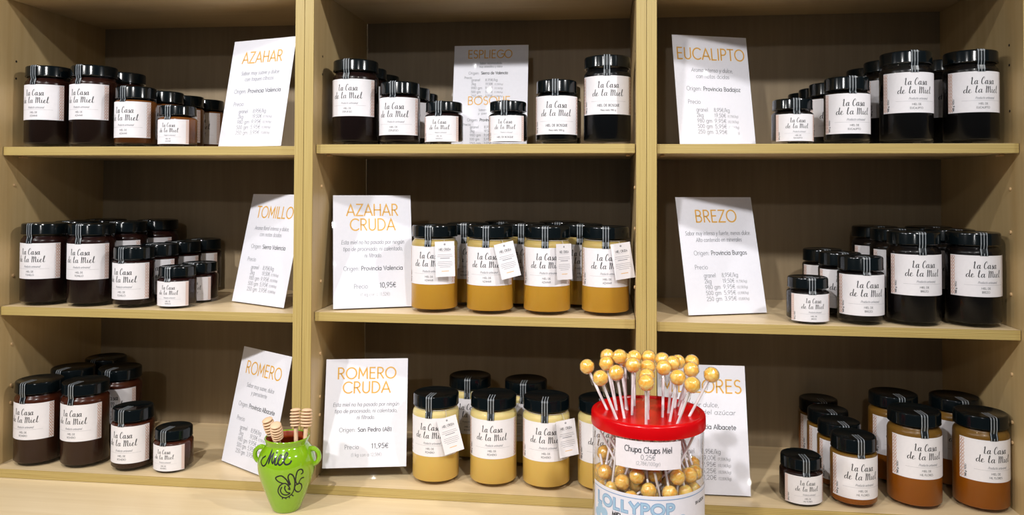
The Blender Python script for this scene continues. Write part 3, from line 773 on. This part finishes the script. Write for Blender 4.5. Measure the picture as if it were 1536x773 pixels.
# ------------------------------------------------------------------ sign holders
PRICES = [('granel', '8,95€/kg', ''), ('2kg', '19,50€', '(9,75€/kg)'), ('980 gm', '9,95€', '(10,15€/kg)'), ('500 gm', '5,95€', '(11,90€/kg)'), ('250 gm', '3,95€', '(15,80€/kg)')]
PRICES2 = [('granel', '8,95€/kg', ''), ('2kg', '19,00€', '(9,50€/kg)'), ('980 gm', '9,95€', '(10,15€/kg)'), ('500 gm', '5,25€', '(10,50€/kg)'), ('250 gm', '3,20€', '(12,80€/kg)')]
def sign(name_lab, x, y, z, yaw, tilt, w=.148, h=.21, titles=(), lines=(), origin=('', ''), prices=None, single=None, pap=None, tw=None, compact=None):
    t = thing('sign_holder', name_lab, 'sign', (x, y, z), yaw, 'acrylic honey price signs')
    tl = Matrix.Rotation(-tilt, 4, 'X')            # leans its top backwards
    def P(px, py, pz): return tuple(tl @ Vector((px, py, pz)))
    # clear stand: sheet in front of the paper, sheet behind it, folded foot reaching backwards
    b = MB(); mg = .0022
    b.box(-w/2-mg, w/2+mg, .0004, .0020, .0014, h+mg, .0003)
    b.box(-w/2-mg, w/2+mg, -.0022, -.0010, .0014, h-.001, .0003)
    b.v = [P(*v) for v in b.v]
    b.box(-w/2-mg, w/2+mg, -.0020, .050, .0002, .0018, .0003)
    obj('clear_stand', b.mesh('clear_stand', [MAT['acrylic']], 30), t)
    px0, px1, pz0, pz1 = pap if pap else (-w/2, w/2, .0022, h)
    b = MB(); b.box(px0, px1, -.00025, .00015, pz0, pz1, 0, 0)
    cxm = (px0+px1)/2*1e3; ph = (pz1-pz0)*1e3; sc = ph/210*1.0; sx = (px1-px0)*1e3/148
    fm = lambda a, c: ((cxm+a*sx)*1e-3, -.00042, pz0+c*sc*1e-3)
    if compact:
        for (ttl, yb, twid, ls, orig, pr) in compact:
            text(b, ttl, -2, yb, 16, 2.0, 1, fm, width=twid)
            for i, l in enumerate(ls): text(b, l, 0, yb-(13 if i == 0 else 20), 4.2, .55, 2, fm, width=(44, 46)[i])
            wl = text(b, orig[0], -44, yb-34, 5.6, .6, 2, fm, align='l', width=21)
            text(b, orig[1], -19, yb-34, 5.6, .95, 4, fm, align='l', width=53)
            text(b, 'Precio', -52, yb-43, 4.8, .6, 2, fm, align='l', width=15)
            for i, (a, p, q) in enumerate(pr):
                yy = yb-48-i*8.2
                text(b, a, -38, yy, 5.0, .6, 2, fm, align='l', width=(17, 9, 22, 19, 22)[i])
                text(b, p, -10, yy, 5.0, .6, 2, fm, align='l', width=24 if i == 0 else 15)
                if q: text(b, q, 8, yy, 3.2, .45, 3, fm, align='l', width=17)
    else:
        y0 = 164 if len(titles) == 1 else 171
        for i, ttl in enumerate(titles):
            text(b, ttl, 0, y0-i*28, 21.5, 2.5, 1, fm, width=tw[i])
        yl = 140 if len(titles) == 1 else 117
        for i, (l, lwid) in enumerate(lines):
            text(b, l, 0, yl-i*(12 if len(titles) == 1 else 12.5), 7.2, .75, 2, fm, width=lwid, slant=.12)
        oy = 104 if len(titles) == 1 else 68
        W1_, W2_ = 29, len(origin[1])*4.3
        text(b, origin[0], -(W1_+4+W2_)/2, oy, 7.8, .75, 2, fm, align='l', width=W1_)
        text(b, origin[1], -(W1_+4+W2_)/2+W1_+4, oy, 7.6, 1.0, 4, fm, align='l', width=W2_)
        if prices:
            text(b, 'Precio', -52, 79, 7.6, .75, 2, fm, align='l', width=24)
            for i, (a, p, q) in enumerate(prices):
                yy = 64.5-i*10.3
                text(b, a, -37, yy, 7.0, .75, 2, fm, align='l', width=(22, 13, 29, 29, 29)[i])
                text(b, p, -3, yy, 7.0, .75, 2, fm, align='l', width=31 if i == 0 else 23)
                if q: text(b, q, 23, yy, 4.4, .55, 3, fm, align='l', width=21)
        if single:
            text(b, 'Precio', -36, 35, 8, .75, 2, fm, align='l', width=25)
            text(b, single[0], 11, 36, 9, 1.0, 4, fm, align='l', width=31)
            text(b, single[1], -24, 21, 6.0, .6, 3, fm, align='l', width=54)
    b.v = [P(*v) for v in b.v]
    obj('paper_insert', b.mesh('paper_insert', [MAT['card'], MAT['orange'], MAT['grey'], MAT['pale'], MAT['dark']]), t)
    return t
E2 = .0004
CR = [('Esta miel no ha pasado por ningún', 118), ('tipo de procesado, ni calentado,', 112), ('ni filtrado.', 32)]
sign('sign reading AZAHAR in a slanted clear stand, top left shelf', -.148, .068, Z['1a']+E2, -.303, .193, titles=['AZAHAR'], tw=[95],
     lines=[('Sabor muy suave y dulce', 90), ('con toques cítricos', 68)], origin=('Origen:', 'Provincia Valencia'), prices=PRICES)
sign('sign reading ESPLIEGO and BOSQUE, standing behind jars on the top shelf', .275, .205, Z['1b']+E2, 0.0, .15, titles=[], compact=[
     ('ESPLIEGO', 184, 88, ['Sabor recomendado', 'muy aromático y dulce'], ('Origen:', 'Sierra de Valencia'), PRICES),
     ('BOSQUE', 88, 84, ['Sabor muy intenso', 'y persistente'], ('Origen:', 'Provincia Valencia'), PRICES)])
sign('sign reading EUCALIPTO in a slanted clear stand, top right shelf', .701, .140, Z['1c']+E2, .334, .172, titles=['EUCALIPTO'], tw=[134],
     lines=[('Aroma intenso y dulce,', 82), ('con notas ácidas', 65)], origin=('Origen:', 'Provincia Badajoz'), prices=PRICES)
sign('sign reading TOMILLO, its right edge cut off by the wooden divider', -.138, .087, Z['2a']+E2, -.477, .226, titles=['TOMILLO'], tw=[104],
     lines=[('Aroma floral intenso y dulce,', 98), ('con notas ácidas', 62)], origin=('Origen:', 'Sierra Valencia'), prices=PRICES)
sign('sign reading AZAHAR CRUDA, left of the creamy jars on the middle shelf', .093, .058, Z['2b']+E2, .380, .270, w=.141, h=.208, titles=['AZAHAR', 'CRUDA'], tw=[98, 86],
     lines=CR, origin=('Origen:', 'Provincia Valencia'), single=('10,95€', '(1 kg con o 11,52€)'))
sign('sign reading BREZO in a slanted clear stand, middle right shelf', .711, .095, Z['2c']+E2, .345, .262, titles=['BREZO'], tw=[80],
     lines=[('Sabor muy intenso y fuerte, menos dulce.', 126), ('Alto contenido en minerales', 88)], origin=('Origen:', 'Provincia Burgos'), prices=PRICES)
sign('sign reading ROMERO, partly behind the green honey pot', -.139, .046, E2, -.547, .218, titles=['ROMERO'], tw=[108],
     lines=[('Sabor muy suave, dulce', 84), ('y persistente', 48)], origin=('Origen:', 'Provincia Albacete'), prices=PRICES)
sign('sign reading ROMERO CRUDA in a clear stand, bottom middle shelf', .0865, .030, E2, .205, .22, w=.146, h=.212, titles=['ROMERO', 'CRUDA'], tw=[106, 86],
     lines=CR, origin=('Origen:', 'San Pedro (AB)'), single=('11,95€', '(1 kg con a 12,58€)'), pap=(-.0725, .0715, .021, .2045))
sign('sign reading MILFLORES, half hidden behind the lollipop tub', .664, .037, E2, .017, .253, titles=['MILFLORES'], tw=[134],
     lines=[('Sabor dulce,', 56), ('sustitutivo del azúcar', 110)], origin=('Origen:', 'Provincia Albacete'), prices=PRICES2)

# ------------------------------------------------------------------ green honey pot with four dippers
VX, VY = -.015, -.062
VP = [(.021, 0), (.0235, .004), (.0285, .016), (.0345, .032), (.0400, .047), (.0440, .061), (.0458, .073), (.0452, .083), (.0420, .093), (.0370, .1005), (.0338, .105), (.0332, .1075), (.0345, .1115), (.0358, .1148)]
def smooth_prof(p, n=5): return cat(p, n)
VPS = smooth_prof(VP)
def vr(z):
    for (r0, z0), (r1, z1) in zip(VPS, VPS[1:]):
        if z0 <= z <= z1 and z1 > z0: return r0+(r1-r0)*(z-z0)/(z1-z0)
    return VPS[-1][0]
pot = thing('honey_pot', 'lime green glazed pot with two handles and painted bee, on the worktop', 'pot', (VX, VY, CZ+.0002))
b = MB()
b.lathe([(0, .0)]+VPS+[(.0358, .1160), (.0350, .1168), (.0338, .1166), (.0330, .1155)], 64)
obj('pot_body', b.mesh('pot_body', [MAT['green']], 50), pot)
b = MB()
inner = [(r-.0032, z) for r, z in VPS if z > .006]
inner = [(0, .006)]+inner+[(.0331, .1154)]
b.lathe(inner, 56); b.f = [tuple(reversed(f)) for f in b.f]
obj('pot_lining', b.mesh('pot_lining', [MAT['terracotta']], 50), pot)
for s, az in ((-1, math.radians(2)), (1, math.radians(2))):
    b = MB(); pts = []
    for i in range(15):
        a = math.radians(112-i*224/14)
        pts.append((s*(.0425+.0115*math.cos(a)), 0, .0855+.0125*math.sin(a)))
    b.tube(pts, [.0042]*3+[.0036]*9+[.0042]*3, 10)
    obj('handle', b.mesh('handle', [MAT['green']], 60), pot, (0, 0, 0), (0, 0, az))
VD = {'pot_lettering': [[(-30.5, 95.0), (-37.5, 91.0), (-38.5, 85.0), (-30.5, 81.0), (-23.0, 84.5), (-19.5, 94.0), (-19.0, 104.0), (-16.5, 96.5), (-16.0, 87.0), (-14.0, 94.5), (-11.0, 100.5), (-10.0, 95.5), (-9.0, 90.0), (-6.0, 87.5), (-3.5, 95.0)],
  [(-0.5, 96.5), (-1.5, 91.5), (-1.5, 86.5), (2.0, 86.0), (5.5, 91.5), (10.0, 96.5), (9.0, 99.0), (5.5, 96.5), (4.5, 90.0), (7.5, 85.5), (12.5, 87.0), (19.0, 94.0), (24.5, 99.5), (21.5, 101.5), (17.5, 97.0), (16.5, 90.5), (19.0, 86.5), (23.5, 85.5), (28.5, 87.0), (31.5, 90.0)],
  [(-3.5, 102.0), (-1.5, 101.5)]],
 'painted_bee': [[(14.0, 56.0), (7.0, 58.5), (2.0, 62.0), (1.0, 65.5), (6.0, 68.0), (13.0, 68.5), (19.5, 64.0), (24.0, 59.0), (27.5, 52.5), (29.5, 54.0), (25.5, 63.5), (26.0, 68.5), (29.5, 70.5), (34.5, 67.5), (38.5, 60.0), (40.0, 49.5), (38.5, 39.0), (31.0, 32.5), (19.0, 29.5), (8.0, 33.0), (3.0, 40.0), (5.0, 47.5), (11.5, 54.0), (19.5, 55.5), (26.5, 50.5), (30.0, 44.0), (26.0, 45.5)],
  [(12.0, 49.0), (8.5, 43.0), (13.0, 36.5), (23.5, 34.5), (30.5, 37.0), (23.0, 39.5), (18.5, 46.0), (19.5, 51.0)],
  [(25.5, 63.5), (28.5, 55.5), (30.5, 53.0)],
  [(52.0, 67.0), (55.5, 68.5), (54.0, 73.0), (49.0, 75.0), (43.5, 73.0), (41.0, 65.5), (41.0, 57.0), (45.5, 51.0), (48.5, 51.0), (50.5, 56.5), (54.0, 59.5), (59.0, 59.5)],
  [(41.0, 49.5), (41.0, 43.5), (46.5, 38.0), (55.5, 36.0), (60.0, 41.0), (56.5, 48.0), (50.5, 51.5), (43.5, 50.5), (41.0, 48.0)],
  [(12.5, 30.5), (11.5, 28.0)], [(21.0, 29.5), (21.0, 27.5)], [(29.0, 31.0), (30.5, 28.8)], [(36.5, 33.0), (40.0, 31.0)]]}
for nm, L in VD.items():
    b = MB()
    def fv(x, y):      # x = arc length at unit radius .044, y = height (mm)
        z = y*1e-3; r = vr(z)+.00025; a = x*1e-3/.044
        return (r*math.sin(a), -r*math.cos(a), z)
    for pl in L:
        pp = [(math.radians(a)*44, h) for a, h in pl]
        c = dens(cat(pp, 6), 1.0)
        b.ribbon(c, 2.3 if nm == 'pot_lettering' else 2.0, fv, 0)
    obj(nm, b.mesh(nm, [MAT['black']]), pot)
def dipper(base, top, label, rh=.0098, hl=.029, rings=6):
    """honey dipper: grooved head at the top, round stick going down into the pot"""
    base, top = Vector(base), Vector(top); L = (top-base).length
    t = thing('honey_dipper', label, 'dipper', base, 0, 'honey dippers in the green pot')
    t.rotation_mode = 'QUATERNION'; t.rotation_quaternion = (top-base).to_track_quat('Z', 'Y')
    b = MB(); b.lathe([(0, 0), (.0030, .0005), (.0034, .003), (.0034, L-hl+.001)], 16)
    obj('stick', b.mesh('dipper_stick', [MAT['beech']], 50), t)
    pr = [(0, L-hl)]; pitch = hl/rings
    for i in range(rings):
        z = L-hl+i*pitch; r = rh*(.84+.16*math.sin(PI*(i+.8)/(rings+.2)))
        pr += [(.0046, z+.0001), (r-.0010, z+.0004), (r, z+pitch*.25), (r, z+pitch*.45), (r-.0010, z+pitch*.66)]
        if i < rings-1: pr += [(.0046, z+pitch*.70)]
    pr += [(rh*.5, L-.0004), (0, L)]
    b = MB(); b.lathe(pr, 28)
    obj('grooved_head', b.mesh('dipper_head', [MAT['beech']], 35), t)
    return t
CP = CZ
dipper((VX+.0203, VY-.0080, CP+.025), (VX+.0083, VY+.0140, CP+.1585), 'upright honey dipper on the left of the right pair in the pot')
dipper((VX+.0300, VY-.0070, CP+.045), (VX+.0285, VY+.0120, CP+.1595), 'upright honey dipper furthest right in the green pot')
dipper((VX-.0065, VY+.0156, CP+.0300), (VX-.0034, VY-.0390, CP+.1483), 'honey dipper leaning left over the front rim of the green pot')
dipper((VX-.0034, VY+.0228, CP+.0350), (VX-.0313, VY-.0090, CP+.1468), 'honey dipper leaning furthest left in the green pot')

# ------------------------------------------------------------------ lollipop tub
TX, TY, TR, TZ = .5614, -.140, .0810, .1880
tub = thing('lollipop_tub', 'clear round tub of lollipops with red lid, on the worktop', 'tub', (TX, TY, CZ+.0002))
HL = TZ-CZ
b = MB()
b.lathe([(0, 0), (TR-.006, 0), (TR-.003, .001), (TR-.0018, .004), (TR-.0018, HL-.004), (TR-.004, HL-.003)], 72)
obj('tub_wall', b.mesh('tub_wall', [MAT['tubwall']], 50), tub)
b = MB()
b.lathe([(TR-.0016, HL-.0185), (TR+.0006, HL-.0188), (TR+.0008, HL-.0175), (TR+.0004, HL-.004), (TR-.0006, HL-.0015), (TR-.003, HL), (TR-.0075, HL-.0002), (TR-.0090, HL-.0022), (0, HL-.0022)], 72)
b.lathe([(0, HL-.0045), (TR-.0030, HL-.0045), (TR-.0016, HL-.0185)], 72); 
obj('tub_lid', b.mesh('tub_lid', [MAT['red']], 40), tub)
def on_tub(off):
    def f(x, y):
        a = x*1e-3/TR; r = TR-.0016+off
        return (r*math.sin(a), -r*math.cos(a), y*1e-3)
    return f
def wrap_sheet(b, x0, x1, y0, y1, off, mi, n=40):
    f = on_tub(off); vs = []; fs = []
    for i in range(n+1):
        x = x0+(x1-x0)*i/n; vs += [f(x, y0), f(x, y1)]
    for i in range(n): fs.append((2*i, 2*i+2, 2*i+3, 2*i+1))
    b.add(vs, fs, mi)
LT = 109.5          # top of the big label, mm above the worktop
b = MB(); LC = -33   # label centre along the arc (mm): it faces the customer
LC = 9
wrap_sheet(b, LC-112, LC+112, 12, LT, .0003, 0, 64)
f1 = on_tub(.0005)
def rule(x0, x1, y, wt, mi): b.ribbon(dens([(x0, y), (x1, y)], 4), wt, f1, mi)
rule(LC-109, LC+109, LT-5.0, 1.0, 2)
b.ribbon(dens([(LC-108.5, LT-5), (LC-108.5, 16)], 4), 1.0, f1, 2)
b.ribbon(dens([(LC+108.5, LT-5), (LC+108.5, 16)], 4), 1.0, f1, 2)
f2 = on_tub(.0007); f3 = on_tub(.0009)
text(b, 'LOLLYPOP', -28, LT-25, 13.5, 4.8, 2, f1, width=121, gap=.18)
text(b, 'LOLLYPOP', -28, LT-25, 13.5, 3.0, 1, f2, width=121, gap=.18)
text(b, 'MIEL - SUSTITUTIVO', -57, LT-36, 6.2, 1.5, 3, f1, align='l', width=74)
text(b, 'SIN AZÚCAR', 84, LT-19, 4.0, .7, 3, f1, width=26)
for cx in (-80, 48):       # pale blue flower petals either side of the lower line
    for k in range(5):
        a = 2*PI*k/5+.6
        px, py = cx+9*math.cos(a), LT-42+9*math.sin(a)
        c = f1(px, py); ring = [f1(px+7*math.cos(q*PI/9), py+7*math.sin(q*PI/9)) for q in range(18)]
        b.add([c]+ring, [(0, 1+q, 1+(q+1) % 18) for q in range(18)], 1)
obj('tub_label', b.mesh('tub_label', [MAT['tublabel'], MAT['blue'], MAT['bluegrey'], MAT['dark']]), tub)
b = MB()
SX = 0.0
PRT = 0
wrap_sheet(b, -51+PRT, 43+PRT, 144.5, 182, .0004, 0, 24)
f4 = on_tub(.0006)
text(b, 'Chupa Chups Miel', -4+PRT, 167.0, 7.6, 1.0, 1, f4, width=66)
text(b, '0,25€', -4+PRT, 157.8, 6.6, .65, 2, f4, width=20)
text(b, '(2,78€/100gr)', -4+PRT, 150.4, 4.8, .5, 3, f4, width=33)
obj('price_sticker', b.mesh('price_sticker', [MAT['sticker'], MAT['dark'], MAT['grey'], MAT['pale']]), tub)

# lollipops: amber ball, white stick, clear twisted wrapper
RB = .0105
def lolly_meshes():
    b = MB(); pr = []
    n = 16
    for i in range(n+1):
        a = -PI/2+PI*i/n
        r = RB*math.cos(a)*(1+.035*math.cos(a*8)); pr.append((max(0, r) if 0 < i < n else 0, RB*math.sin(a)))
    b.lathe(pr, 24); candy_me = b.mesh('candy_ball', [MAT['candy']], 60)
    b = MB(); b.lathe([(0, -.072), (.0017, -.072), (.0017, -RB*.8), (0, -RB*.7)], 10); stick_me = b.mesh('lolly_stick', [MAT['stick']], 40)
    rnd = random.Random(3)
    b = MB(); pr = []
    for i in range(13):
        a = PI/2-PI*i/12*.93
        pr.append((RB*1.07*math.cos(a) if i else 0, RB*1.07*math.sin(a)))
    pr += [(.0030, -RB*1.25), (.0026, -RB*1.5), (.0036, -RB*1.9), (.0042, -RB*2.6)]
    pr.reverse()
    b.lathe(pr, 18)
    vs = []
    for v in b.v:
        k = 1+rnd.uniform(-.03, .05) if v[2] > -RB*1.1 else 1+rnd.uniform(-.15, .25)
        vs.append((v[0]*k, v[1]*k, v[2]))
    b.v = vs
    wrap_me = b.mesh('wrapper', [MAT['film']], 12)
    return candy_me, stick_me, wrap_me
CM, SM_, WM = lolly_meshes()
b = MB(); b.lathe([(0, -.104), (.0019, -.104), (.0019, -RB*.8), (0, -RB*.7)], 10); SL = b.mesh('long_lolly_stick', [MAT['stick']], 40)
def lollipop(ball, d, label, group, long=False):
    """ball: centre; d: direction from the ball down the stick"""
    d = Vector(d).normalized()
    t = thing('lollipop', label, 'lollipop', ball, 0, group)
    t.rotation_mode = 'QUATERNION'; t.rotation_quaternion = (-d).to_track_quat('Z', 'Y')
    obj('candy', CM, t); obj('stick', SL if long else SM_, t); obj('wrapper', WM, t)
    return t
POPS = [(-0.0596, -0.0014, -0.088, 0.004, 0.0581), (-0.0463, -0.0463, -0.068, -0.058, 0.0571), (-0.0454, -0.0011, -0.0597, 0.002, 0.0639), (-0.0456, 0.0178, -0.0581, 0.026, 0.0694), (-0.0352, -0.0408, -0.0461, -0.042, 0.0612), (-0.0297, 0.001, -0.0405, 0.002, 0.0743), (-0.0234, -0.0232, -0.0223, -0.02, 0.0678), (-0.0185, 0.0242, -0.0182, 0.034, 0.0673), (-0.0314, 0.0061, -0.0324, 0.026, 0.0644), (0.0006, 0.0268, 0.003, 0.036, 0.0675), (0.0009, 0.0051, -0.0003, -0.002, 0.0614), (-0.006, -0.0659, -0.0067, -0.084, 0.0592), (-0.0021, -0.0414, -0.0042, -0.054, 0.0604), (0.0226, 0.008, 0.0217, 0.016, 0.0686), (0.0187, -0.0287, 0.0208, -0.026, 0.0668), (0.0288, -0.007, 0.0350, -0.004, 0.0684), (0.0407, 0.0212, 0.0455, 0.032, 0.0627), (0.0276, -0.0481, 0.0375, -0.056, 0.0608), (0.046, 0.0301, 0.0666, 0.04, 0.0616), (0.0433, -0.0153, 0.0598, -0.016, 0.0629), (0.0371, -0.0592, 0.0545, -0.078, 0.057), (0.0581, -0.0184, 0.0876, -0.018, 0.0569)]
ORD = ['leftmost', 'second from left', 'third from left', 'fourth from left', 'fifth from left', 'sixth from left', 'seventh from left', 'eighth from left', 'ninth from left', 'tenth from left', 'eleventh from left',
       'eleventh from right', 'tenth from right', 'ninth from right', 'eighth from right', 'seventh from right', 'sixth from right', 'fifth from right', 'fourth from right', 'third from right', 'second from right', 'rightmost']
order = sorted(range(22), key=lambda i: POPS[i][2])
for k, i in enumerate(order):
    hx, hy, bx, by, bz = POPS[i]
    ball = Vector((TX+bx, TY+by, TZ+bz)); hole = Vector((TX+hx, TY+hy, TZ))
    lollipop(ball, hole-ball, f'amber lollipop stuck in the red tub lid, {ORD[k]}', 'lollipops standing in the red lid', True)
# loose lollipops piled inside the tub
rnd = random.Random(11)
balls = []
RI = TR-.0030-RB*1.12
def rest_z(x, y):
    z = CZ+.0045+RB*1.12
    for (bx, by, bz) in balls:
        d2 = (bx-x)**2+(by-y)**2; D = 2*RB*1.13
        if d2 < D*D: z = max(z, bz+math.sqrt(D*D-d2))
    return z
while len(balls) < 150:
    best = None
    for _ in range(25):
        a = rnd.uniform(0, 2*PI); r = RI*math.sqrt(rnd.random())
        if rnd.random() < .5: r = RI
        x, y = TX+r*math.cos(a), TY+r*math.sin(a); z = rest_z(x, y)
        if best is None or z < best[2]: best = (x, y, z)
    balls.append(best)
import numpy as np
balls = [q for q in balls if math.hypot(q[0]-TX, q[1]-TY) > .036 or q[2] > CZ+.085]      # the hidden core shows nothing
rs = np.random.RandomState(5)
BA = np.array(balls); TT = np.linspace(.2, 1, 14)*.072
done = []; donep = np.zeros((0, 3))
for bi, (x, y, z) in enumerate(balls):
    c = np.array((x, y, z))
    dd = rs.normal(size=(500, 3)); dd[:, 2] *= .8; dd /= np.linalg.norm(dd, axis=1)[:, None]
    en = c+dd*.0725
    ok = (np.hypot(en[:, 0]-TX, en[:, 1]-TY) < TR-.0055) & (en[:, 2] > CZ+.006) & (en[:, 2] < TZ-.022)
    dd = dd[ok]
    P_ = c+dd[:, None, :]*TT[None, :, None]
    ot = np.delete(BA, bi, 0)
    dist = np.linalg.norm(P_[:, :, None, :]-ot[None, None], axis=3).min(axis=(1, 2))
    best = np.argsort(-np.minimum(dist, RB*1.35))[:40]
    sc_ = []
    for k in best:
        gs = np.linalg.norm(P_[k][:, None]-donep[None], axis=2).min() if len(donep) else 1
        sc_.append(min(dist[k], RB*1.3)/RB+min(gs, .006)/.006)
    k = best[int(np.argmax(sc_))]
    bd = (0, Vector(dd[k])); donep = np.vstack([donep, P_[k]])
    d = bd[1] if bd else Vector((TX-x, TY-y, .01))
    lollipop((x, y, z), d, 'amber wrapped lollipop lying loose inside the clear tub', 'loose lollipops inside the tub')
